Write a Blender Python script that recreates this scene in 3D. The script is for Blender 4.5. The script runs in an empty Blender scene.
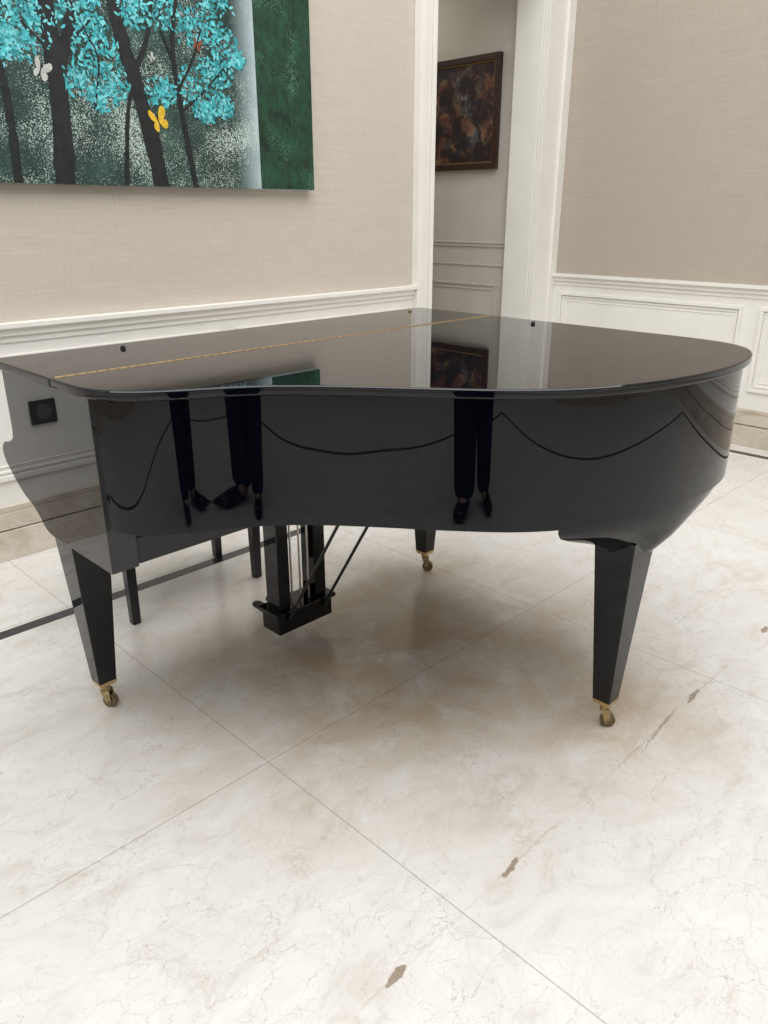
import bpy, bmesh, math, random
from mathutils import Vector, Matrix
random.seed(7)
scene = bpy.context.scene
C = scene.collection
PI = math.pi
S2 = math.sqrt(0.5)

# ------------------------------------------------------------------ camera
F_PX, PITCH, CAM_H = 769.0, math.radians(21.3), 1.34
cam = bpy.data.cameras.new('camera')
cam.sensor_fit = 'VERTICAL'; cam.sensor_height = 24.0
cam.lens = 24.0 * F_PX / 1024.0
cam.clip_start = 0.02
cam_o = bpy.data.objects.new('camera', cam); C.objects.link(cam_o)
cam_o.location = (0, 0, CAM_H)
cam_o.rotation_euler = (PI/2 - PITCH, 0, -PI/4)
scene.camera = cam_o
try:
    scene.view_settings.view_transform = 'Standard'
except Exception:
    pass

def spot(px, py, axis, val):
    """measured picture point -> place on a real plane of the room"""
    xc = (px-384)/F_PX; yc = -(py-512)/F_PX
    fy = math.cos(PITCH)+yc*math.sin(PITCH); dz = -math.sin(PITCH)+yc*math.cos(PITCH)
    d = Vector(((xc+fy)*S2, (fy-xc)*S2, dz))
    t = (val-(CAM_H if axis == 2 else 0))/d[axis]
    return Vector((0, 0, CAM_H))+d*t

# ------------------------------------------------------------------ materials
def new_mat(name):
    m = bpy.data.materials.new(name); m.use_nodes = True
    return m, m.node_tree, m.node_tree.nodes['Principled BSDF']
def nd(nt, t, **kw):
    n = nt.nodes.new(t)
    for k, v in kw.items(): setattr(n, k, v)
    return n
def plug(nt, sock, v):
    if hasattr(v, 'is_output'): nt.links.new(v, sock)
    else: sock.default_value = v
def mth(nt, op, a, b=None, clamp=False):
    n = nd(nt, 'ShaderNodeMath', operation=op, use_clamp=clamp)
    plug(nt, n.inputs[0], a)
    if b is not None: plug(nt, n.inputs[1], b)
    return n.outputs[0]
def mixc(nt, f, a, b, blend='MIX'):
    n = nd(nt, 'ShaderNodeMix', data_type='RGBA', blend_type=blend)
    plug(nt, n.inputs[0], f)
    plug(nt, n.inputs[6], a if hasattr(a, 'is_output') else (*a, 1))
    plug(nt, n.inputs[7], b if hasattr(b, 'is_output') else (*b, 1))
    return n.outputs[2]
def mapping(nt, scale=(1,1,1), loc=(0,0,0), rot=(0,0,0)):
    g = nd(nt, 'ShaderNodeNewGeometry'); m = nd(nt, 'ShaderNodeMapping')
    m.inputs['Scale'].default_value = scale; m.inputs['Location'].default_value = loc; m.inputs['Rotation'].default_value = rot
    nt.links.new(g.outputs['Position'], m.inputs[0]); return m.outputs[0]
def noise(nt, vec, scale, detail=4, rough=.5, dist=0):
    n = nd(nt, 'ShaderNodeTexNoise')
    nt.links.new(vec, n.inputs['Vector'])
    n.inputs['Scale'].default_value = scale; n.inputs['Detail'].default_value = detail
    n.inputs['Roughness'].default_value = rough; n.inputs['Distortion'].default_value = dist
    return n
def ramp(nt, f, stops):
    r = nd(nt, 'ShaderNodeValToRGB'); nt.links.new(f, r.inputs[0])
    e = r.color_ramp.elements
    while len(e) < len(stops): e.new(.5)
    for i, (p, c) in enumerate(stops):
        e[i].position = p; e[i].color = (*c, 1) if len(c) == 3 else c
    return r.outputs[0]
def simple(name, col, rough=.5, metal=0, var=.06, scale=30, bump=0, ior=1.5):
    m, nt, b = new_mat(name)
    v = mapping(nt); n = noise(nt, v, scale)
    lo = tuple(c*(1-var) for c in col); hi = tuple(min(1, c*(1+var)) for c in col)
    nt.links.new(ramp(nt, n.outputs[0], [(.3, lo), (.7, hi)]), b.inputs['Base Color'])
    b.inputs['Roughness'].default_value = rough; b.inputs['Metallic'].default_value = metal; b.inputs['IOR'].default_value = ior
    if bump:
        bp = nd(nt, 'ShaderNodeBump'); bp.inputs['Strength'].default_value = bump; bp.inputs['Distance'].default_value = .002
        nt.links.new(n.outputs[0], bp.inputs['Height']); nt.links.new(bp.outputs[0], b.inputs['Normal'])
    return m

def wallpaper(name, base, along):
    m, nt, b = new_mat(name)
    sc = (1.5, 1.5, 160)
    n1 = noise(nt, mapping(nt, sc), 3.0, 5, .65)
    n2 = noise(nt, mapping(nt, (60, 60, 4)), 3.0, 3)
    n3 = noise(nt, mapping(nt), .9, 3)
    f = mth(nt, 'ADD', mth(nt, 'MULTIPLY', n1.outputs[0], .65), mth(nt, 'MULTIPLY', n2.outputs[0], .25))
    f = mth(nt, 'ADD', f, mth(nt, 'MULTIPLY', n3.outputs[0], .1))
    lo = tuple(c*.84 for c in base); hi = tuple(c*1.12 for c in base)
    nt.links.new(ramp(nt, f, [(.32, lo), (.68, hi)]), b.inputs['Base Color'])
    b.inputs['Roughness'].default_value = .75
    bp = nd(nt, 'ShaderNodeBump'); bp.inputs['Strength'].default_value = .15; bp.inputs['Distance'].default_value = .002
    nt.links.new(f, bp.inputs['Height']); nt.links.new(bp.outputs[0], b.inputs['Normal'])
    return m

M = {}
M['paper_l'] = wallpaper('woven_wallpaper_lit', (.585, .525, .447), 0)  # brighter-lit tone of the paper shared with the right wall
M['paper_r'] = wallpaper('woven_wallpaper_shaded', (.455, .395, .325), 1)  # same paper darkened, the right wall's weaker light put into its colour
M['paper_b'] = wallpaper('woven_wallpaper_cool', (.40, .42, .46), 1)
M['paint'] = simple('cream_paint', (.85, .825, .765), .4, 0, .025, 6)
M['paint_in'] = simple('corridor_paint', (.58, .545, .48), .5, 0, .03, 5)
M['ceil'] = simple('ceiling_plaster', (.80, .79, .76), .8, 0, .02, 8)
M['brass'] = simple('brass', (.62, .46, .22), .24, 1, .15, 60)
M['brass_dull'] = simple('worn_brass', (.44, .35, .20), .3, 1, .3, 90)
M['steel'] = simple('nickel_rod', (.50, .48, .45), .28, 1, .1, 60)
M['rubber'] = simple('black_rubber', (.012, .012, .012), .6)
M['wheel'] = simple('caster_wheel', (.20, .16, .10), .35, 1, .4, 80)
M['satin'] = simple('satin_black_wood', (.010, .011, .013), .3, 0, .2)
M['leather'] = simple('black_leather', (.015, .014, .014), .45, 0, .3, 120, .4)
M['strip'] = simple('black_marble', (.02, .02, .024), .2, 0, .5, 25)
M['socket'] = simple('dark_grey_plastic', (.03, .03, .032), .35)
M['frame_wood'] = simple('dark_frame_wood', (.036, .015, .010), .35, 0, .4, 40)
M['frame_gold'] = simple('dull_gilt', (.30, .19, .08), .45, .7, .3, 60)

def lacquer(name, dust, ior):
    m, nt, b = new_mat(name)
    v = mapping(nt)
    n = noise(nt, v, 45, 6, .7)
    n2 = noise(nt, v, 3.5, 4, .6)
    f = mth(nt, 'MULTIPLY', n.outputs[0], n2.outputs[0])
    nt.links.new(ramp(nt, f, [(.2, (.0008, .0013, .0032)), (.5, (.0008+dust, .0013+dust, .0032+dust*.95))]), b.inputs['Base Color'])
    nt.links.new(mth(nt, 'ADD', mth(nt, 'MULTIPLY', f, .08 if dust > .01 else .004), .002), b.inputs['Roughness'])
    b.inputs['IOR'].default_value = ior
    return m
M['black'] = lacquer('black_piano_lacquer', .0003, 1.44)
M['cheek'] = lacquer('black_piano_lacquer_polished', .0003, 1.60)
M['blacktop'] = lacquer('black_lacquer_light_dust', .0008, 1.54)
M['blackflap'] = lacquer('black_lacquer_dusty', .020, 1.48)

# marble floor
def floor_mat():
    m, nt, b = new_mat('cream_marble_tiles')
    pos = mapping(nt)
    sep = nd(nt, 'ShaderNodeSeparateXYZ'); nt.links.new(pos, sep.inputs[0])
    X, Y = sep.outputs[0], sep.outputs[1]
    n_big = noise(nt, pos, 1.3, 6, .6, .6)
    n_mid = noise(nt, mapping(nt, (1, 1.7, 1), rot=(0, 0, .5)), 4.0, 9, .7, 1.2)
    n_fine = noise(nt, pos, 40, 5, .7)
    base = ramp(nt, n_mid.outputs[0], [(.28, (.54, .495, .435)), (.45, (.69, .66, .615)), (.66, (.77, .755, .72))])
    base = mixc(nt, mth(nt, 'MULTIPLY', n_big.outputs[0], .3), base, (.775, .76, .725))
    base = mixc(nt, mth(nt, 'MULTIPLY', n_fine.outputs[0], .14), base, (.48, .44, .385))
    # crackle veins
    def veins(scale, warp, width, rot, seed, det=6):
        mp = mapping(nt, (1, 1.6, 1), loc=(seed, seed*.7, 0), rot=(0, 0, rot))
        nz = noise(nt, mp, 4.5, det, .6)
        add = nd(nt, 'ShaderNodeVectorMath', operation='MULTIPLY_ADD')
        nt.links.new(nz.outputs['Color'], add.inputs[0]); add.inputs[1].default_value = (warp,)*3; nt.links.new(mp, add.inputs[2])
        vo = nd(nt, 'ShaderNodeTexVoronoi', feature='DISTANCE_TO_EDGE'); vo.inputs['Scale'].default_value = scale
        nt.links.new(add.outputs[0], vo.inputs['Vector'])
        return mth(nt, 'SUBTRACT', 1.0, mth(nt, 'DIVIDE', vo.outputs['Distance'], width, True), True)
    g1 = ramp(nt, noise(nt, pos, 2.6, 3).outputs[0], [(.36, (.18, .18, .18)), (.60, (1, 1, 1))])
    g2 = ramp(nt, noise(nt, mapping(nt, loc=(5, 3, 0)), 3.2, 3).outputs[0], [(.40, (.12, .12, .12)), (.62, (1, 1, 1))])
    v1 = mth(nt, 'MULTIPLY', mth(nt, 'MULTIPLY', veins(4.6, .28, .0070, .4, 3.1), g1), .62)
    v2 = mth(nt, 'MULTIPLY', mth(nt, 'MULTIPLY', veins(9.5, .24, .0115, 1.1, 8.3, 5), g2), .52)
    v3 = mth(nt, 'MULTIPLY', mth(nt, 'MULTIPLY', veins(19, .14, .022, .2, 1.3, 4), g1), .36)
    col = mixc(nt, v3, base, (.44, .38, .315))
    col = mixc(nt, v1, col, (.32, .265, .21))
    col = mixc(nt, v2, col, (.35, .29, .23))
    # brown staining of the stone about the middle of the hall
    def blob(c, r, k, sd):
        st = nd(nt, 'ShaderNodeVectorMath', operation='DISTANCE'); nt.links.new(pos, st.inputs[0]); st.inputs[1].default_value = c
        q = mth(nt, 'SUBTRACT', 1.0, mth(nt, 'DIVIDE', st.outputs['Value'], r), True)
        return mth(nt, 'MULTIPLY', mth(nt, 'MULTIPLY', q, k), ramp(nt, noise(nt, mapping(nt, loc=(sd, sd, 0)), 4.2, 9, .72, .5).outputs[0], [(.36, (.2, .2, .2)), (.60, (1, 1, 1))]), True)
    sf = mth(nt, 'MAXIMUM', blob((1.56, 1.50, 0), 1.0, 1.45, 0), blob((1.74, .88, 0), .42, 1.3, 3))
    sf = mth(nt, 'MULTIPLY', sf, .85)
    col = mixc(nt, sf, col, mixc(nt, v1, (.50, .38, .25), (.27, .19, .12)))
    # filled crack running along v = 0.715 with dark patches
    nz = noise(nt, pos, 26, 5, .7)
    nz2 = noise(nt, pos, 60, 3, .6)
    wob = mth(nt, 'ADD', mth(nt, 'MULTIPLY', mth(nt, 'SUBTRACT', nz.outputs[0], .5), .022), mth(nt, 'MULTIPLY', mth(nt, 'SUBTRACT', nz2.outputs[0], .5), .014))
    dv = mth(nt, 'ADD', mth(nt, 'SUBTRACT', Y, .715), wob)
    adv = mth(nt, 'ABSOLUTE', dv)
    crack = mth(nt, 'MULTIPLY', mth(nt, 'SUBTRACT', 1.0, mth(nt, 'DIVIDE', adv, .004), True), ramp(nt, noise(nt, pos, 4, 2).outputs[0], [(.42, (0, 0, 0)), (.55, (1, 1, 1))]))
    col = mixc(nt, mth(nt, 'MULTIPLY', crack, .45), col, (.38, .29, .20))
    for (cu, L, W, off, op) in ((.745, .032, .009, .002, .85), (1.108, .036, .0075, .0, .8), (2.015, .050, .008, 0, .75), (1.80, .14, .004, .002, .5), (2.568, .03, .009, 0, .8)):
        a = mth(nt, 'POWER', mth(nt, 'DIVIDE', mth(nt, 'SUBTRACT', X, cu), L), 2.0)
        sk = mth(nt, 'SUBTRACT', mth(nt, 'ADD', dv, off), mth(nt, 'MULTIPLY', mth(nt, 'SUBTRACT', X, cu), .10))
        c2 = mth(nt, 'POWER', mth(nt, 'DIVIDE', sk, W), 2.0)
        mk = mth(nt, 'SUBTRACT', 1.0, mth(nt, 'ADD', a, c2), True)
        mk = mth(nt, 'MULTIPLY', mk, 4.0, True)
        col = mixc(nt, mth(nt, 'MULTIPLY', mk, op), col, mixc(nt, nz2.outputs[0], (.13, .09, .055), (.38, .28, .19)))
    # tile joints every 1.2 m
    def joint(co, off):
        fr = mth(nt, 'FRACT', mth(nt, 'DIVIDE', mth(nt, 'ADD', co, off), 1.2))
        d = mth(nt, 'ABSOLUTE', mth(nt, 'SUBTRACT', fr, .5))
        return mth(nt, 'LESS_THAN', d, .0013)
    j = mth(nt, 'MAXIMUM', joint(X, 1.2*5.5-.943), joint(Y, 1.2*5.5-1.372))
    col = mixc(nt, mth(nt, 'MULTIPLY', j, .6), col, (.30, .25, .20))
    nt.links.new(col, b.inputs['Base Color'])
    nt.links.new(ramp(nt, n_mid.outputs[0], [(.3, (.22, .22, .22)), (.7, (.14, .14, .14))]), b.inputs['Roughness'])
    b.inputs['IOR'].default_value = 1.45
    return m
M['floor'] = floor_mat()
def skirting_mat():
    m, nt, b = new_mat('beige_marble_skirting')
    n = noise(nt, mapping(nt, (1.2, 1.2, 3)), 4, 7, .65, 1.0)
    nt.links.new(ramp(nt, n.outputs[0], [(.3, (.46, .385, .295)), (.5, (.60, .53, .435)), (.7, (.72, .66, .57))]), b.inputs['Base Color'])
    b.inputs['Roughness'].default_value = .25
    return m
M['skirt'] = skirting_mat()

# ------------------------------------------------------------------ mesh helpers
def box(bm, x0, x1, y0, y1, z0, z1, mi=0):
    vs = [bm.verts.new(p) for p in ((x0,y0,z0),(x1,y0,z0),(x1,y1,z0),(x0,y1,z0),(x0,y0,z1),(x1,y0,z1),(x1,y1,z1),(x0,y1,z1))]
    for q in ((0,3,2,1),(4,5,6,7),(0,1,5,4),(1,2,6,5),(2,3,7,6),(3,0,4,7)):
        f = bm.faces.new([vs[i] for i in q]); f.material_index = mi
def prism(bm, pts, a, b, fn=lambda p, h: (p[0], p[1], h), mi=0):
    n = len(pts)
    lo = [bm.verts.new(fn(p, a)) for p in pts]; hi = [bm.verts.new(fn(p, b)) for p in pts]
    fs = [bm.faces.new(lo[::-1]), bm.faces.new(hi)]
    for i in range(n):
        fs.append(bm.faces.new((lo[i], lo[(i+1) % n], hi[(i+1) % n], hi[i])))
    for f in fs: f.material_index = mi
    return lo, hi
def tube(bm, p0, p1, r0, r1=None, n=16, mi=0):
    r1 = r0 if r1 is None else r1
    p0, p1 = Vector(p0), Vector(p1); d = (p1-p0).normalized()
    a = d.orthogonal().normalized(); b = d.cross(a)
    A = [bm.verts.new(p0+(a*math.cos(2*PI*i/n)+b*math.sin(2*PI*i/n))*r0) for i in range(n)]
    B = [bm.verts.new(p1+(a*math.cos(2*PI*i/n)+b*math.sin(2*PI*i/n))*r1) for i in range(n)]
    fs = [bm.faces.new(A[::-1]), bm.faces.new(B)]+[bm.faces.new((A[i], A[(i+1) % n], B[(i+1) % n], B[i])) for i in range(n)]
    for f in fs: f.material_index = mi
def taper(bm, cx, cy, z0, s0, z1, s1):
    A = [bm.verts.new((cx+a*s0/2, cy+b*s0/2, z0)) for a, b in ((-1,-1),(1,-1),(1,1),(-1,1))]
    B = [bm.verts.new((cx+a*s1/2, cy+b*s1/2, z1)) for a, b in ((-1,-1),(1,-1),(1,1),(-1,1))]
    bm.faces.new(A[::-1]); bm.faces.new(B)
    for i in range(4): bm.faces.new((A[i], A[(i+1) % 4], B[(i+1) % 4], B[i]))
def loft(bm, rings):
    R = [[bm.verts.new(p) for p in r] for r in rings]; n = len(R[0])
    bm.faces.new(R[0][::-1]); bm.faces.new(R[-1])
    for a, c in zip(R, R[1:]):
        for i in range(n): bm.faces.new((a[i], a[(i+1) % n], c[(i+1) % n], c[i]))
def bevel_sharp(bm, off, seg=2, ang=.6):
    bm.normal_update()
    es = [e for e in bm.edges if len(e.link_faces) == 2 and e.calc_face_angle(0) > ang]
    if es: bmesh.ops.bevel(bm, geom=es, offset=off, segments=seg, affect='EDGES', profile=.5, clamp_overlap=True)
def build(name, bm, mats, parent=None, bevel=0, seg=2, smooth=True, ang=.55, kind=None, base=False, fixn=True):
    if fixn: bmesh.ops.recalc_face_normals(bm, faces=bm.faces)
    if bevel: bevel_sharp(bm, bevel, seg)
    bm.normal_update()
    if smooth:
        for f in bm.faces: f.smooth = True
        for e in bm.edges:
            e.smooth = not (len(e.link_faces) != 2 or e.calc_face_angle(0) > ang)
    me = bpy.data.meshes.new(name); 
    if base:
        xs = [v.co.x for v in bm.verts]; ys = [v.co.y for v in bm.verts]; zs = [v.co.z for v in bm.verts]
        o0 = Vector(((min(xs)+max(xs))/2, (min(ys)+max(ys))/2, min(zs)))
        bmesh.ops.translate(bm, verts=bm.verts, vec=-o0)
    bm.to_mesh(me); bm.free()
    for m in (mats if isinstance(mats, (list, tuple)) else [mats]): me.materials.append(m)
    o = bpy.data.objects.new(name, me); C.objects.link(o)
    if base: o.location = o0
    if smooth and bevel:
        wn = o.modifiers.new('weighted_normals', 'WEIGHTED_NORMAL'); wn.mode = 'FACE_AREA'; wn.weight = 100; wn.keep_sharp = True
    if parent is not None:
        o.parent = parent
        if parent.type == 'EMPTY': o.matrix_parent_inverse = Matrix.Translation(-Vector(parent.location))
    if kind: o['kind'] = kind
    return o
def thing(name, label, cat, loc, group=None):
    o = bpy.data.objects.new(name, None); C.objects.link(o); o.location = loc
    o.empty_display_size = .1
    o['label'] = label; o['category'] = cat
    if group: o['group'] = group
    return o
def tag(o, label, cat, group=None):
    o['label'] = label; o['category'] = cat
    if group: o['group'] = group
def struct(name, bm, mats, **k): return build(name, bm, mats, kind='structure', **k)
def BM(): return bmesh.new()
def catmull(pts, step=.008):
    out = []
    n = len(pts)
    for i in range(n-1):
        p0 = Vector(pts[max(i-1, 0)]); p1 = Vector(pts[i]); p2 = Vector(pts[i+1]); p3 = Vector(pts[min(i+2, n-1)])
        if i == 0: p0 = p1*2-p2
        if i == n-2: p3 = p2*2-p1
        k = max(2, int((p2-p1).length/step))
        for j in range(k):
            t = j/k
            out.append(.5*((2*p1)+(p2-p0)*t+(2*p0-5*p1+4*p2-p3)*t*t+(3*p1-p0-3*p2+p3)*t**3))
    out.append(Vector(pts[-1])); return out
def smooth_line(p, it):
    for _ in range(it):
        p = [p[0]]+[(p[i-1]+p[i]*2+p[i+1])/4 for i in range(1, len(p)-1)]+[p[-1]]
    return p
def inset(pts, d):           # open line, interior on its left side
    out = []
    for i, p in enumerate(pts):
        t = (pts[min(i+1, len(pts)-1)]-pts[max(i-1, 0)]).normalized()
        out.append(p+Vector((-t.y, t.x))*d)
    return out

# ------------------------------------------------------------------ the room
VL, UR = 3.166, 4.82          # left wall plane, right wall plane
UB, VB = -3.2, -3.4           # walls behind the photographer
ZC = 4.6
OP0, OP1, OPZ = 3.53, 4.555, 2.72   # doorway in the left wall
CA0 = 3.39
SU, SV = -1.35, -2.0          # black border of the marble floor, on the photographer's side

b = BM(); box(b, UB-.2, UR+.25, VB-.2, 6.7, -.12, 0); struct('floor', b, M['floor'])
b = BM(); box(b, SU, 4.65, 2.505, 2.555, 0, .0012); struct('trim_1', b, M['strip'])
b = BM(); box(b, 4.60, 4.65, SV, 2.504, 0, .0012); struct('trim_2', b, M['strip'])
b = BM(); box(b, SU, 4.599, SV, SV+.045, 0, .0012); struct('trim_3', b, M['strip'])
b = BM(); box(b, SU, SU+.045, SV+.046, 2.504, 0, .0012); struct('trim_4', b, M['strip'])

b = BM()
box(b, UB-.2, OP0, VL, VL+.2, 0, ZC); box(b, OP1, UR+.2, VL, VL+.2, 0, ZC); box(b, OP0, OP1, VL, VL+.2, OPZ, ZC)
struct('wall_left', b, M['paper_l'])
b = BM(); box(b, UR, UR+.2, VB-.2, VL, 0, ZC); struct('wall_right', b, M['paper_r'])
b = BM(); box(b, UB-.2, UB, VB, VL, 0, ZC); struct('wall_back', b, M['paper_b'])
b = BM(); box(b, UB-.2, UR, VB-.2, VB, 0, ZC); struct('wall_front', b, M['paper_b'])
# ceiling with a big skylight opening
SK = (-1.9, 3.9, -2.2, 3.0)
b = BM()
box(b, UB-.2, SK[0], VB-.2, VL+.2, ZC, ZC+.2); box(b, SK[1], UR+.2, VB-.2, VL+.2, ZC, ZC+.2)
box(b, SK[0], SK[1], VB-.2, SK[2], ZC, ZC+.2); box(b, SK[0], SK[1], SK[3], VL+.2, ZC, ZC+.2)
struct('ceiling', b, M['ceil'])

# wainscot, rails, skirting along a wall
tn = [5]
def trim(b, mat=None, bevel=.003):
    o = struct('trim_%d' % tn[0], b, mat or M['paint'], bevel=bevel); tn[0] += 1; return o
def frame_bars(b, mk, a0, a1, z0, z1, w, d):
    mk(b, a0, a1, z1-w, z1, d); mk(b, a0, a1, z0, z0+w, d); mk(b, a0, a0+w, z0+w, z1-w, d); mk(b, a1-w, a1, z0+w, z1-w, d)
def mk_left(b, a0, a1, z0, z1, d): box(b, a0, a1, VL-d, VL-.0005, z0, z1)
def mk_right(b, a0, a1, z0, z1, d): box(b, UR-d, UR-.0005, a0, a1, z0, z1)
def mk_back(b, a0, a1, z0, z1, d): box(b, UB+.0005, UB+d, a0, a1, z0, z1)
def mk_front(b, a0, a1, z0, z1, d): box(b, a0, a1, VB+.0005, VB+d, z0, z1)
def wainscot(mk, a0, a1, panels, side):
    b = BM(); mk(b, a0, a1, .22, .94, .012); trim(b, bevel=0)
    b = BM()
    mk(b, a0, a1, .925, .945, .05); mk(b, a0, a1, .896, .9245, .032); mk(b, a0, a1, .870, .8955, .020); trim(b)
    for p0, p1 in panels:
        b = BM(); frame_bars(b, mk, p0, p1, .33, .825, .022, .026); frame_bars(b, mk, p0+.028, p1-.028, .358, .797, .012, .019); 
        frame_bars(b, mk, p0+.055, p1-.055, .385, .770, .006, .016); trim(b, bevel=.003)
    b = BM(); mk(b, a0, a1, 0, .125, .035); mk(b, a0, a1, .13, .20, .03); mk(b, a0, a1, .2005, .225, .024)
    o = struct('baseboard_'+side, b, M['skirt'], bevel=.003)
wainscot(mk_left, UB, CA0, [(-3.1, -1.7), (-1.6, -.25), (-.15, .75), (.85, 2.05), (2.15, 3.30)], 'left')
wainscot(mk_right, VB, VL-.04, [(-3.2, -1.3), (-1.2, .2), (.3, 1.70), (1.80, 3.07)], 'right')
wainscot(mk_back, VB, VL, [(-3.2, -1.7), (-1.6, 0), (.1, 1.5), (1.6, 3.05)], 'back')
wainscot(mk_front, UB, UR, [(-3.1, -1.7), (-1.6, 0), (.1, 1.5), (1.6, 3.0), (3.1, 4.7)], 'front')

# doorway casing and jambs
b = BM()
TZ = OPZ+.18
mk_left(b, CA0, CA0+.045, 0, TZ, .050); mk_left(b, CA0+.046, OP0-.031, 0, OPZ+.139, .030); mk_left(b, OP0-.030, OP0, 0, OPZ, .040)
mk_left(b, OP1, OP1+.030, 0, OPZ, .040); mk_left(b, OP1+.031, UR-.077, 0, OPZ+.139, .030); mk_left(b, UR-.076, UR-.001, 0, TZ, .050)
mk_left(b, OP0-.030, OP1+.030, OPZ+.001, OPZ+.139, .030); mk_left(b, CA0+.046, UR-.077, OPZ+.14, TZ, .050)
trim(b)
b = BM(); box(b, OP1-.012, OP1-.0005, VL-.001, VL+.205, 0, OPZ-.013); box(b, OP0+.0005, OP0+.012, VL-.001, VL+.205, 0, OPZ-.013); box(b, OP0, OP1, VL-.001, VL+.205, OPZ-.012, OPZ-.0005); trim(b)
# corridor beyond
UC = 4.60
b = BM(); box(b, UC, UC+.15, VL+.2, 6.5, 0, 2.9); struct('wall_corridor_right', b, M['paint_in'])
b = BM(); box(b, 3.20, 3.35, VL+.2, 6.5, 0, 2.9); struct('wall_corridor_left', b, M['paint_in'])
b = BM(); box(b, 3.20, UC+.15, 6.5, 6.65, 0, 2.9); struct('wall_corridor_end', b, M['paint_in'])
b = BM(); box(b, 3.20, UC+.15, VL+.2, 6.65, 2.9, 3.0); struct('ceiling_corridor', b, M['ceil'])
def mk_cor(b, a0, a1, z0, z1, d): box(b, UC-d, UC-.0005, a0, a1, z0, z1)
b = BM()
mk_cor(b, VL+.205, 6.5, 1.131, 1.146, .014); mk_cor(b, VL+.205, 6.5, 1.11, 1.13, .009); mk_cor(b, VL+.205, 6.5, .98, .993, .007)
frame_bars(b, mk_cor, VL+.30, 4.9, .25, .86, .016, .009); frame_bars(b, mk_cor, VL+.335, 4.865, .285, .825, .01, .006)
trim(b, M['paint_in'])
b = BM(); mk_cor(b, VL+.205, 6.5, 0, .2, .03); struct('baseboard_corridor', b, M['skirt'], bevel=.003)

# ------------------------------------------------------------------ grand piano
piano = thing('grand_piano', 'glossy black baby grand piano with closed lid and brass casters', 'piano', (1.44, 1.4, 0))
UT, UBASS, VK, VH = .660, 2.225, 2.035, 1.690      # treble side, bass side, keyboard edge, hinge line
ctrl = [(UT, VH), (UT, 1.61), (.668, 1.535), (.712, 1.455), (.785, 1.4005), (.87, 1.354), (.95, 1.3005), (1.03, 1.222), (1.115, 1.1175), (1.21, .995), (1.31, .883),
        (1.43, .799), (1.57, .743), (1.74, .708), (1.91, .703), (2.055, .728), (2.155, .78), (2.208, .865), (UBASS, .99), (UBASS, 1.15), (UBASS, VH)]
line = smooth_line(catmull(ctrl), 16)
# lid (main part)
def slab(name, pts, z0, z1, mat, bev):
    b = BM(); prism(b, [tuple(p) for p in pts], z0, z1)
    return build(name, b, mat, piano, bevel=bev, seg=3, ang=.5)
lid = slab('lid', line, .981, 1.003, M['blacktop'], .006)
def rrect(x0, x1, y0, y1, r, corners):
    pts = []
    for (cx, cy, a0, on) in ((x1-r, y0+r, -90, corners[0]), (x1-r, y1-r, 0, corners[1]), (x0+r, y1-r, 90, corners[2]), (x0+r, y0+r, 180, corners[3])):
        if on:
            for k in range(7): a = math.radians(a0+15*k); pts.append((cx+r*math.cos(a), cy+r*math.sin(a)))
        else:
            a = math.radians(a0+45); pts.append((cx+r*(1 if math.cos(a) > 0 else -1), cy+r*(1 if math.sin(a) > 0 else -1)))
    return pts
flap = slab('lid_flap', [Vector(p) for p in rrect(UT, UBASS, VH+.003, VK, .02, (0, 1, 1, 0))], .981, 1.003, M['blackflap'], .005)
# piano hinge: knuckles all along
b = BM()
u = UT+.012
while u < UBASS-.012:
    tube(b, (u, VH+.0015, 1.0012), (min(u+.0225, UBASS-.012), VH+.0015, 1.0012), .0038, n=8); u += .025
build('hinge', b, M['brass'], lid)
# lid bumpers
for px, py, par, mt in ((123, 348, flap, 'rubber'), (533, 323.5, lid, 'rubber'), (410, 311, flap, 'brass_dull')):
    p = spot(px, py, 2, 1.005); b = BM()
    tube(b, (p.x, p.y, 1.0025), (p.x, p.y, 1.011), .0075, .006, 14); build('lid_button', b, M[mt], par, bevel=.0015)
# rim
VA = 1.545
RB = .680
ri = [p for p in inset(line, .016)]
rim = [p for p in ri if p.y < VA]
rim = [Vector((ri[0].x, VA))]+rim+[Vector((ri[-1].x, VA))]
b = BM(); prism(b, [tuple(p) for p in rim], RB, .979); build('rim', b, M['black'], piano, bevel=.0015, seg=2, ang=.5)
# stepped belly under the tail, flaring down into the leg
TL = Vector((1.700, .835))
blk = [p for p in inset(line, .032) if p.y < .98 and p.x > 1.40]
def shr(su, sv, z): return [(TL.x+(p.x-TL.x)*su, TL.y+(p.y-TL.y)*sv, z) for p in blk]
b = BM()
loft(b, [shr(.19, .60, .545), shr(.23, .70, .558), shr(.40, .86, .583), shr(.62, .93, .608), shr(.84, .975, .632), shr(.96, .995, .648), shr(1, 1, .664), shr(1, 1, RB)])
build('tail_block', b, M['black'], piano, bevel=.002, ang=.9)
# arms with scrolled lower profile
scroll = catmull([(2.018, .835), (2.024, .803), (2.055, .784), (2.095, .775), (2.117, .752), (2.108, .722), (2.078, .694), (2.045, .668), (2.005, .645), (1.965, .630), (1.930, .607), (1.900, .582), (1.86, .574), (1.80, .574)], .012)
prof = [(VA+.0002, .979), (2.018, .979)]+[tuple(p) for p in scroll]+[(VA+.0002, .574)]
for x0, x1 in ((ri[0].x, ri[0].x+.067), (ri[-1].x-.067, ri[-1].x)):
    b = BM(); prism(b, prof, x0, x1, lambda p, h: (h, p[0], p[1])); build('arm', b, M['cheek'], piano, bevel=.0015)
A0, A1 = ri[0].x+.067, ri[-1].x-.067
fprof = [(VA+.001, .645), (VA+.001, .978), (1.84, .978), (1.89, .95), (1.925, .88), (1.94, .78), (1.955, .745), (2.06, .735), (2.066, .725), (2.066, .645)]
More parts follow.
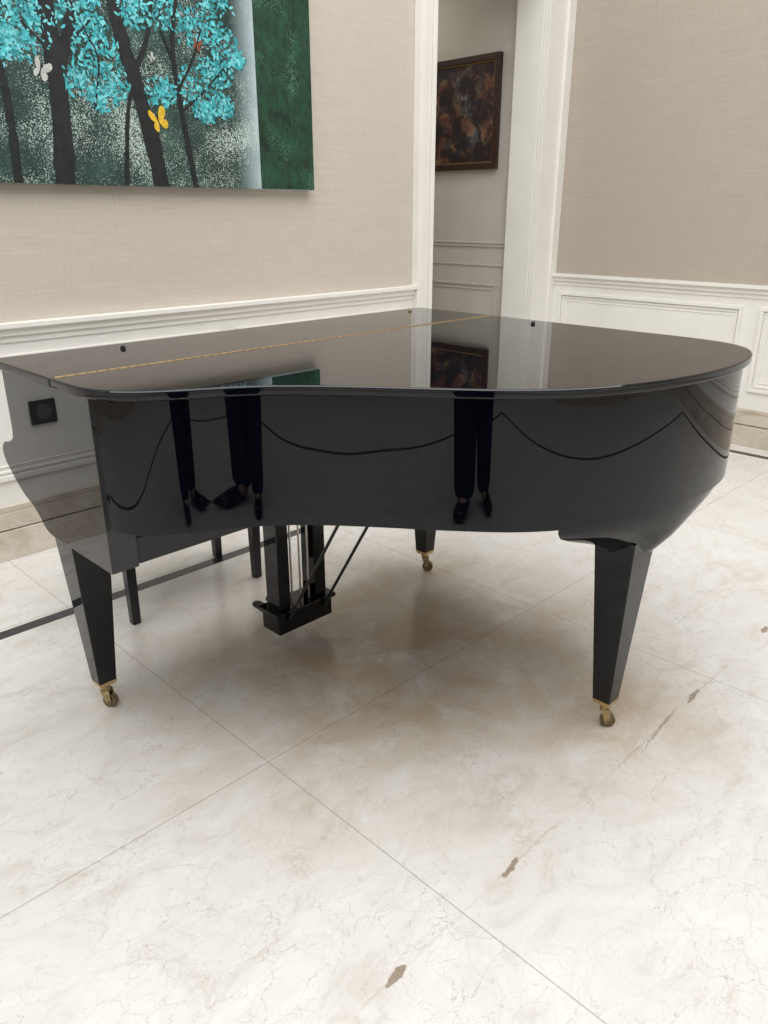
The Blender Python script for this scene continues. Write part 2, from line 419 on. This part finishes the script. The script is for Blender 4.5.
b = BM(); prism(b, fprof, A0, A1, lambda p, h: (h, p[0], p[1])); build('fallboard', b, M['black'], piano, bevel=.004)
b = BM(); box(b, A0, A1, VA+.002, 2.055, .578, .645); build('keybed', b, M['satin'], piano, bevel=.004)
# legs
def leg(cx, cy, zt, rot):
    b = BM(); taper(b, cx, cy, .090, .052, zt, .112)
    L = build('leg', b, M['black'], piano, bevel=.003)
    b = BM(); taper(b, cx, cy, .077, .047, .093, .056); build('ferrule', b, M['brass'], L, bevel=.003)
    d = Vector((math.cos(rot), math.sin(rot), 0)); s = Vector((-d.y, d.x, 0))
    o = Vector((cx, cy, 0))+d*.004
    b = BM()
    tube(b, (cx, cy, .054), (cx, cy, .078), .012, .015)
    for k in (-1, 1):
        q = o+s*k*.0120
        pts = [(-.015, .059), (.011, .059), (.014, .023), (.008, .014), (.0, .018)]
        vv0 = [b.verts.new(q+d*a+Vector((0, 0, z))+s*.002) for a, z in pts]; vv1 = [b.verts.new(q+d*a+Vector((0, 0, z))-s*.002) for a, z in pts]
        b.faces.new(vv0); b.faces.new(vv1[::-1])
        for j in range(5): b.faces.new((vv0[j], vv0[(j+1) % 5], vv1[(j+1) % 5], vv1[j]))
    build('caster_fork', b, M['brass_dull'], L)
    b = BM(); w = o+d*.008+Vector((0, 0, .0210))
    tube(b, w-s*.0085, w+s*.0085, .0210, n=28); tube(b, w-s*.0155, w+s*.0155, .005, n=10)
    build('caster_wheel', b, M['wheel'], L, bevel=.003)
leg(.764, 1.902, .600, -.9)
leg(2.090, 1.860, .600, -.9)
leg(TL.x, TL.y, .585, -.9)
# pedal lyre
b = BM(); box(b, 1.300, 1.525, 1.776, 1.868, .058, .122); lyre = build('pedal_lyre', b, M['black'], piano, bevel=.005)
b = BM(); box(b, 1.288, 1.537, 1.768, 1.876, .1225, .138); build('lyre_ledge', b, M['black'], lyre, bevel=.004)
for cu in (1.335, 1.485):
    b = BM(); box(b, cu-.023, cu+.023, 1.785, 1.855, .1385, .582); build('lyre_post', b, M['black'], lyre, bevel=.004)
b = BM(); box(b, 1.30, 1.52, 1.775, 1.865, .552, .581); build('lyre_top', b, M['black'], lyre, bevel=.004)
for cu in (1.375, 1.41, 1.445):
    b = BM(); tube(b, (cu, 1.80, .13), (cu, 1.80, .56), .0034, n=10); build('pedal_rod', b, M['steel'], lyre)
    b = BM(); pts = [(-.012, 0), (.012, 0), (.011, .05), (.018, .085), (.016, .112), (0, .122), (-.016, .112), (-.018, .085), (-.011, .05)]
    prism(b, [(cu+x*.95+(cu-1.41)*.6, 1.868+y) for x, y in pts], .078, .090); build('pedal', b, M['satin'], lyre, bevel=.003)
for cu in (1.335, 1.485):
    b = BM(); tube(b, (cu, 1.776, .10), (cu, 1.41, RB+.01), .005, n=12); build('lyre_brace', b, M['satin'], lyre)

# ------------------------------------------------------------------ bench
bench = thing('piano_bench', 'black piano bench with slim square legs tucked behind the keyboard', 'bench', (1.32, 2.43, 0))
b = BM(); box(b, 1.02, 1.62, 2.255, 2.60, .455, .505); build('seat', b, M['leather'], bench, bevel=.014, seg=3)
b = BM(); box(b, 1.035, 1.605, 2.265, 2.59, .385, .455); build('apron', b, M['satin'], bench, bevel=.003)
for cu in (1.06, 1.58):
    for cv in (2.29, 2.565):
        b = BM(); taper(b, cu, cv, 0, .030, .40, .040); build('leg', b, M['satin'], bench, bevel=.003)

# ------------------------------------------------------------------ big painting on the left wall
PV = VL-.045
UA_, UB_ = spot(236, 100, 1, PV).x, spot(257, 100, 1, PV).x
def canvas_mat():
    m, nt, bs = new_mat('speckled_forest_paint')
    pos = mapping(nt)
    sep = nd(nt, 'ShaderNodeSeparateXYZ'); nt.links.new(pos, sep.inputs[0])
    n1 = noise(nt, pos, 6, 6, .65)
    col = ramp(nt, n1.outputs[0], [(.3, (.006, .020, .016)), (.55, (.018, .052, .040)), (.75, (.06, .13, .10))])
    # pale vertical glow
    gl = mth(nt, 'SUBTRACT', 1.0, mth(nt, 'DIVIDE', mth(nt, 'SUBTRACT', UB_, sep.outputs[0]), .13), True)
    gl = mth(nt, 'POWER', gl, 1.3)
    gl = mth(nt, 'MULTIPLY', gl, mth(nt, 'ADD', .5, mth(nt, 'MULTIPLY', n1.outputs[0], .6)), True)
    col = mixc(nt, gl, col, (.55, .67, .70))
    den = ramp(nt, noise(nt, pos, 3.8, 4, .6).outputs[0], [(.38, (0, 0, 0)), (.62, (1, 1, 1))])
    hz = mth(nt, 'SUBTRACT', 1.0, mth(nt, 'DIVIDE', mth(nt, 'ABSOLUTE', mth(nt, 'SUBTRACT', sep.outputs[2], 1.64)), .34), True)
    den = mth(nt, 'ADD', mth(nt, 'MULTIPLY', den, .6), mth(nt, 'MULTIPLY', hz, .4))
    for sc, thr in ((85, .38), (130, .42), (190, .44)):
        vo = nd(nt, 'ShaderNodeTexVoronoi'); vo.inputs['Scale'].default_value = sc; nt.links.new(mapping(nt, (1, .2, 1)), vo.inputs['Vector'])
        dot = mth(nt, 'LESS_THAN', vo.outputs['Distance'], mth(nt, 'MULTIPLY', den, thr))
        col = mixc(nt, mth(nt, 'MULTIPLY', dot, .7), col, (.56, .66, .60))
    nt.links.new(col, bs.inputs['Base Color']); bs.inputs['Roughness'].default_value = .5
    return m
def band_mat(name, lo, hi, dots):
    m, nt, bs = new_mat(name)
    n = noise(nt, mapping(nt, (1, 1, .6)), 16, 7, .75)
    col = ramp(nt, n.outputs[0], [(.38, lo), (.64, hi)])
    vo = nd(nt, 'ShaderNodeTexVoronoi'); vo.inputs['Scale'].default_value = 130; nt.links.new(mapping(nt, (1, .2, 1)), vo.inputs['Vector'])
    den = ramp(nt, noise(nt, mapping(nt), 7, 4).outputs[0], [(.42, (0, 0, 0)), (.66, (1, 1, 1))])
    col = mixc(nt, mth(nt, 'MULTIPLY', mth(nt, 'LESS_THAN', vo.outputs['Distance'], mth(nt, 'MULTIPLY', den, .42)), .7), col, dots)
    nt.links.new(col, bs.inputs['Base Color']); bs.inputs['Roughness'].default_value = .5
    return m
pm = [canvas_mat(), simple('bark_paint', (.008, .010, .010), .5, 0, .6, 30), simple('turquoise_paint', (.055, .43, .46), .5, 0, .35, 25),
      simple('pale_turquoise_paint', (.18, .60, .63), .5, 0, .25, 25), simple('pale_mist_paint', (.55, .62, .62), .5),
      band_mat('green_leaf_paint', (.0025, .014, .008), (.010, .080, .036), (.10, .25, .16)), simple('yellow_paint', (.72, .46, .03), .5, 0, .25, 60),
      simple('rust_paint', (.20, .07, .03), .5), simple('grey_white_paint', (.50, .50, .46), .5, 0, .3), simple('deep_teal_paint', (.025, .24, .26), .5, 0, .4)]
b = BM(); PU1 = 2.640; PZ0, PZ1 = 1.440, 2.75
box(b, .62, PU1, PV, VL-.002, PZ0, PZ1, 0)
lay = [0]
def pq(pts, mi):              # flat dab of paint on the canvas, (u, z) outline
    lay[0] += 1
    y = PV-.0006-.0000008*lay[0]
    f = b.faces.new([b.verts.new((max(.622, min(PU1-.001, p[0])), y, max(PZ0+.001, min(PZ1-.001, p[1])))) for p in pts]); f.material_index = mi
    f.normal_update()
    if f.normal.y > 0: f.normal_flip()
def W(px, py):
    p = spot(px, py, 1, PV); return (p.x, p.z)
def stroke(pts, w0, w1, mi):
    ps = catmull(pts, .03)
    n = len(ps); Lh, Rh = [], []
    for i, p in enumerate(ps):
        t = (ps[min(i+1, n-1)]-ps[max(i-1, 0)]).normalized(); w = (w0+(w1-w0)*i/(n-1))/2*(1+.12*random.uniform(-1, 1))
        Lh.append(p+Vector((-t.y, t.x))*w); Rh.append(p-Vector((-t.y, t.x))*w)
    for i in range(n-1): pq([Lh[i], Lh[i+1], Rh[i+1], Rh[i]], mi)
pq([(UB_, PZ0), (PU1, PZ0), (PU1, PZ1), (UB_, PZ1)], 5)
def leaves(cx, cy, r, n, mats, s=.016):
    c = W(cx, cy); rr = r*.0046
    for _ in range(n):
        a = random.uniform(0, 2*PI); q = rr*random.random()**.65
        x, z = c[0]+q*math.cos(a), c[1]+q*math.sin(a)*.75
        if x > UB_-.035: continue
        th = random.uniform(0, PI); l = s*random.uniform(.6, 1.5); w = l*random.uniform(.28, .5)
        dx, dz = math.cos(th), math.sin(th)
        pq([(x-dx*l, z-dz*l), (x-dx*l*.4+dz*w, z-dz*l*.4-dx*w), (x+dx*l*.4+dz*w, z+dz*l*.4-dx*w), (x+dx*l, z+dz*l), (x+dx*l*.4-dz*w, z+dz*l*.4+dx*w), (x-dx*l*.4-dz*w, z-dz*l*.4+dx*w)], random.choice(mats))
clusters = [(8, 8, 24), (25, 36, 21), (38, 10, 16), (6, 42, 15), (82, 24, 20), (95, 48, 22), (80, 80, 17), (112, 82, 18), (78, 0, 18),
            (152, 8, 22), (160, 92, 16), (197, 88, 24), (216, 72, 18), (222, 106, 14), (188, 26, 20), (219, 40, 18), (210, 0, 18),
            (130, 12, 14), (102, 98, 14), (205, 112, 12), (236, 60, 9)]
for cx, cy, r in clusters: leaves(cx, cy, r*1.1, 42, [9, 9, 2], .012)
for cx, cy in ((0, -60), (40, -50), (90, -60), (140, -40), (190, -50), (220, -30), (60, -110), (150, -120), (-40, 20), (-60, -40)): leaves(cx, cy, 45, 130, [2, 9, 3], .012)
stroke([W(66, 192), W(63, 140), W(57, 80), W(48, 20), W(40, -30), W(30, -120)], .080, .05, 1)
stroke([W(57, 90), W(66, 40), W(72, 0), W(85, -80)], .042, .03, 1)
stroke([W(163, 192), W(152, 140), W(136, 85), W(122, 40), W(112, -5), W(95, -110)], .074, .045, 1)
stroke([W(133, 75), W(146, 40), W(150, 5), W(160, -60)], .025, .012, 1)
stroke([W(20, 192), W(12, 130), W(2, 75), W(-20, 10)], .035, .02, 1)
stroke([W(127, 192), W(128, 110), W(138, 70)], .022, .012, 1)
stroke([W(197, 192), W(187, 140), W(178, 90), W(172, 40), W(178, -20)], .026, .018, 1)
def branches():
    stroke([W(178, 90), W(192, 60), W(200, 30)], .012, .008, 1)
    stroke([W(182, 112), W(205, 90), W(222, 70)], .010, .006, 1)
    stroke([W(172, 60), W(160, 30)], .012, .008, 1)
    stroke([W(48, 50), W(20, 20)], .012, .008, 1); stroke([W(62, 50), W(90, 20)], .010, .006, 1); stroke([W(95, 110), W(98, 60), W(84, 30)], .010, .006, 1)
for cx, cy, r in clusters: leaves(cx, cy, r, 40, [2, 2, 3], .0095)
stroke([W(60, 100), W(57, 80), W(48, 20), W(40, -30)], .060, .040, 1)
stroke([W(57, 90), W(66, 40), W(72, 0)], .032, .024, 1)
stroke([W(140, 95), W(136, 85), W(122, 40), W(112, -5)], .056, .038, 1)
stroke([W(183, 115), W(178, 90), W(172, 40), W(178, -20)], .018, .012, 1)
branches()
for cx, cy, r in clusters: leaves(cx, cy, r, 30, [2, 3, 3], .0080)
def butterfly(cx, cy, s, mi, tilt):
    c = W(cx, cy)
    def tr(p):
        x, z = p; return (c[0]+s*(x*math.cos(tilt)-z*math.sin(tilt)), c[1]+s*(x*math.sin(tilt)+z*math.cos(tilt)))
    for sg in (-1, 1):
        k = 1 if sg > 0 else .7
        pq([tr((sg*x*k, z)) for x, z in ((.02, 0), (.25, .6), (.6, .95), (.85, .9), (.95, .6), (.8, .25), (.5, .02))], mi)
        pq([tr((sg*x*k, z)) for x, z in ((.02, 0), (.5, .02), (.75, -.15), (.78, -.45), (.6, -.72), (.35, -.7), (.12, -.4))], mi)
    pq([tr(p) for p in ((-.05, -.4), (.05, -.4), (.06, .4), (0, .5), (-.06, .4))], 1)
butterfly(158, 121, .050, 6, .35); butterfly(196, 45, .028, 7, -.3); butterfly(40, 70, .040, 8, -.4); butterfly(151, 58, .018, 8, .6)
paint = build('painting', b, pm, smooth=False, base=True, fixn=False)
tag(paint, 'large unframed canvas of dark trees with turquoise leaves and a yellow butterfly', 'painting')

# ------------------------------------------------------------------ framed picture in the corridor
pv0, pv1, pz0, pz1 = 3.50, 4.21, 1.615, 2.31
pic = thing('framed_picture', 'small dark framed picture hanging on the passage wall through the doorway', 'picture', (UC-.02, 3.85, 1.615))
def mkp(b, a0, a1, z0, z1, d): box(b, UC-d, UC-.001, a0, a1, z0, z1)
b = BM(); frame_bars(b, mkp, pv0, pv1, pz0, pz1, .040, .035); build('frame', b, M['frame_wood'], pic, bevel=.004)
b = BM(); frame_bars(b, mkp, pv0+.0405, pv1-.0405, pz0+.0405, pz1-.0405, .008, .026); build('frame_lining', b, M['frame_gold'], pic, bevel=.002)
m, nt, bs = new_mat('dark_figure_painting')
n1 = noise(nt, mapping(nt), 10, 6, .6, .5); n2 = noise(nt, mapping(nt, loc=(4, 2, 7)), 13, 4, .6, .4); n3 = noise(nt, mapping(nt, loc=(9, 1, 3)), 8, 3, .5)
hue = ramp(nt, n3.outputs[0], [(.36, (.10, .035, .025)), (.46, (.24, .09, .05)), (.54, (.27, .19, .10)), (.62, (.06, .08, .12)), (.72, (.36, .30, .24))])
c1 = mixc(nt, ramp(nt, n1.outputs[0], [(.47, (0, 0, 0)), (.64, (.85, .85, .85))]), (.020, .011, .012), hue)
c1 = mixc(nt, ramp(nt, n2.outputs[0], [(.49, (0, 0, 0)), (.59, (.8, .8, .8))]), c1, (.014, .013, .022))
nt.links.new(c1, bs.inputs['Base Color']); bs.inputs['Roughness'].default_value = .35
b = BM(); box(b, UC-.018, UC-.001, pv0+.049, pv1-.049, pz0+.049, pz1-.049); build('picture_canvas', b, m, pic)

# ------------------------------------------------------------------ wall socket (seen mirrored in the piano's side)
SO = .166
so = thing('wall_socket', 'dark grey wall socket in the cream panel, mirrored in the piano side', 'socket', (SO, VL-.012, .535))
b = BM(); box(b, SO-.053, SO+.053, VL-.024, VL-.0125, .535, .633); build('cover_plate', b, M['socket'], so, bevel=.004)
b = BM(); n = 24
tube(b, (SO, VL-.0235, .584), (SO, VL-.030, .584), .032, .029, n); build('socket_ring', b, simple('grey_plastic', (.10, .10, .10), .4), so)

# ------------------------------------------------------------------ person with the camera (mirrored in the bent side)
PLOC = Vector((-.20, -.30, 0))
person = thing('person', 'person in dark trousers and black shoes, seen only mirrored in the piano side', 'person', PLOC)
Mx = Matrix.Translation(PLOC) @ Matrix.Rotation(-PI/4, 4, 'Z')
M['skin'] = simple('skin', (.50, .30, .20), .5); M['navy'] = simple('navy_cloth', (.008, .011, .028), .8, 0, .2, 150)
M['shirt'] = simple('dark_shirt_cloth', (.03, .035, .05), .8, 0, .2, 150); M['shoe'] = simple('shoe_leather', (.008, .008, .008), .3)
M['hair'] = simple('dark_hair', (.012, .009, .008), .5, 0, .4, 120)
M['eye'] = simple('eye_white', (.7, .7, .68), .2)
def skin(name, verts, edges, mat, root=0, sub=2):
    bm = BM(); Ls = bm.verts.layers.skin.verify(); vs = []
    for i, (co, r) in enumerate(verts):
        v = bm.verts.new(Mx @ Vector(co)); v[Ls].radius = r if isinstance(r, tuple) else (r, r); v[Ls].use_root = (i == root); vs.append(v)
    for a, c in edges: bm.edges.new((vs[a], vs[c]))
    me = bpy.data.meshes.new(name); bm.to_mesh(me); bm.free(); me.materials.append(mat)
    o = bpy.data.objects.new(name, me); C.objects.link(o); o.parent = person; o.matrix_parent_inverse = Matrix.Translation(-PLOC)
    sm = o.modifiers.new('skin', 'SKIN'); sm.use_smooth_shade = True
    ss = o.modifiers.new('sub', 'SUBSURF'); ss.levels = sub; ss.render_levels = sub
    return o
# stance: feet close together, one a little ahead and turned out, body leaning a little to one side
FT = {-1: ((-.080, .0, .86), (-.066, .05, .48), (-.056, .075, .26), (-.050, .07, .08), (-.050, .065)), 1: ((.080, 0, .86), (.082, .0, .48), (.092, -.03, .26), (.100, -.045, .08), (.108, -.05))}
V = [((0, 0, .95), (.12, .10)), ((0, 0, 1.12), (.12, .09)), ((0, 0, 1.27), (.13, .09)), ((0, 0, 1.36), (.06, .06)), ((0, .005, 1.43), (.047, .047)), ((0, .02, 1.49), (.055, .062)),
     ((0, .02, 1.56), (.072, .085)), ((0, .01, 1.63), (.066, .080)), ((0, .0, 1.67), (.03, .04)), ((0, .105, 1.545), (.010, .010))]
E = [(0, 1), (1, 2), (2, 3), (3, 4), (4, 5), (5, 6), (6, 7), (7, 8), (6, 9)]
HB = -.075
for s in (-1, 1):
    i = len(V)
    V += [((s*.165, 0, 1.325), .050), ((s*.225, -.03, 1.07), .040), ((s*.135, .19+HB, 1.17), .027), ((s*.115, .235+HB, 1.195), (.030, .018)), ((s*.10, .285+HB, 1.215), (.034, .016))]
    E += [(3, i), (i, i+1), (i+1, i+2), (i+2, i+3), (i+3, i+4)]
    pal = i+4
    for k, (dx, ln) in enumerate(((-.030, .062), (-.010, .072), (.010, .068), (.030, .054))):
        j = len(V); bx = s*.10+dx
        V += [((bx, .31+HB, 1.222+.002*k), .0085), ((bx, .31+HB+ln*.45, 1.238), .008), ((bx-s*.004, .31+HB+ln*.7, 1.232-ln*.12), .0065)]
        E += [(pal, j), (j, j+1), (j+1, j+2)]
    j = len(V); V += [((s*.072, .262+HB, 1.222), .010), ((s*.052, .29+HB, 1.245), .0085)]; E += [(i+3, j), (j, j+1)]
    f = FT[s]
    j = len(V); V += [(f[0], .075), (f[1], .050), ((f[3][0], f[3][1], .10), .036), ((f[3][0]+s*.01, f[3][1]+.08, .05), (.036, .024))]
    E += [(0, j), (j, j+1), (j+1, j+2), (j+2, j+3)]
body = skin('body', V, E, M['skin'])
tv = [((0, 0, .96), (.15, .11)), ((0, 0, 1.02), (.15, .105))]; te = [(0, 1)]
for s in (-1, 1):
    f = FT[s]
    j = len(tv); tv += [((f[0][0], f[0][1], .85), .098), (f[1], .086), (f[2], .080), ((f[3][0], f[3][1], .06), .074)]
    te += [(0, j), (j, j+1), (j+1, j+2), (j+2, j+3)]
skin('trousers', tv, te, M['navy'])
sv = [((0, 0, 1.06), (.150, .115)), ((0, 0, .97), (.155, .12)), ((0, 0, 1.24), (.160, .112)), ((0, 0, 1.345), (.085, .075))]; se = [(0, 1), (0, 2), (2, 3)]
for s in (-1, 1):
    j = len(sv); sv += [((s*.165, 0, 1.32), .064), ((s*.225, -.03, 1.075), .052), ((s*.15, .155+HB, 1.155), .038)]; se += [(3, j), (j, j+1), (j+1, j+2)]
skin('shirt', sv, se, M['shirt'])
for s in (-1, 1):
    x, y = FT[s][4]; to = .02 if s < 0 else .08
    skin('shoe', [((x, y-.06, .046), (.042, .044)), ((x+s*to*.3, y+.03, .046), (.044, .044)), ((x+s*to*.7, y+.12, .040), (.050, .038)), ((x+s*to, y+.185, .034), (.044, .032))], [(0, 1), (1, 2), (2, 3)], M['shoe'])
b = BM(); bmesh.ops.create_uvsphere(b, u_segments=24, v_segments=16, radius=1)
bmesh.ops.delete(b, geom=[v for v in b.verts if v.co.z < -.15 and v.co.y > -.3 or v.co.z < -.75 or (v.co.y > .75 and v.co.z < .35)], context='VERTS')
for v in b.verts: v.co = Mx @ Vector((v.co.x*.086, v.co.y*.104+.006, v.co.z*.098+1.602))
build('hair', b, M['hair'], person)
for s in (-1, 1):
    b = BM(); bmesh.ops.create_uvsphere(b, u_segments=12, v_segments=8, radius=.012, matrix=Mx @ Matrix.Translation((s*.03, .088, 1.575))); build('eye', b, M['eye'], person)

# ------------------------------------------------------------------ light
w = bpy.data.worlds.new('world'); scene.world = w; w.use_nodes = True
bg = w.node_tree.nodes['Background']; bg.inputs[0].default_value = (.92, .96, 1, 1); bg.inputs[1].default_value = 1.0
def area(name, loc, sx, sy, power, col, rot=(0, 0, 0)):
    l = bpy.data.lights.new(name, 'AREA'); l.shape = 'RECTANGLE'; l.size = sx; l.size_y = sy; l.energy = power; l.color = col
    o = bpy.data.objects.new(name, l); C.objects.link(o); o.location = loc; o.rotation_euler = rot; return o
area('skylight', ((SK[0]+SK[1])/2, (SK[2]+SK[3])/2, ZC+.1), SK[1]-SK[0]-.1, SK[3]-SK[2]-.1, 290, (.99, .99, .995))
area('corridor_fill', (4.0, 4.6, 2.85), .5, .5, 7, (1, .95, .87))  # unseen fill light added to brighten the corridor
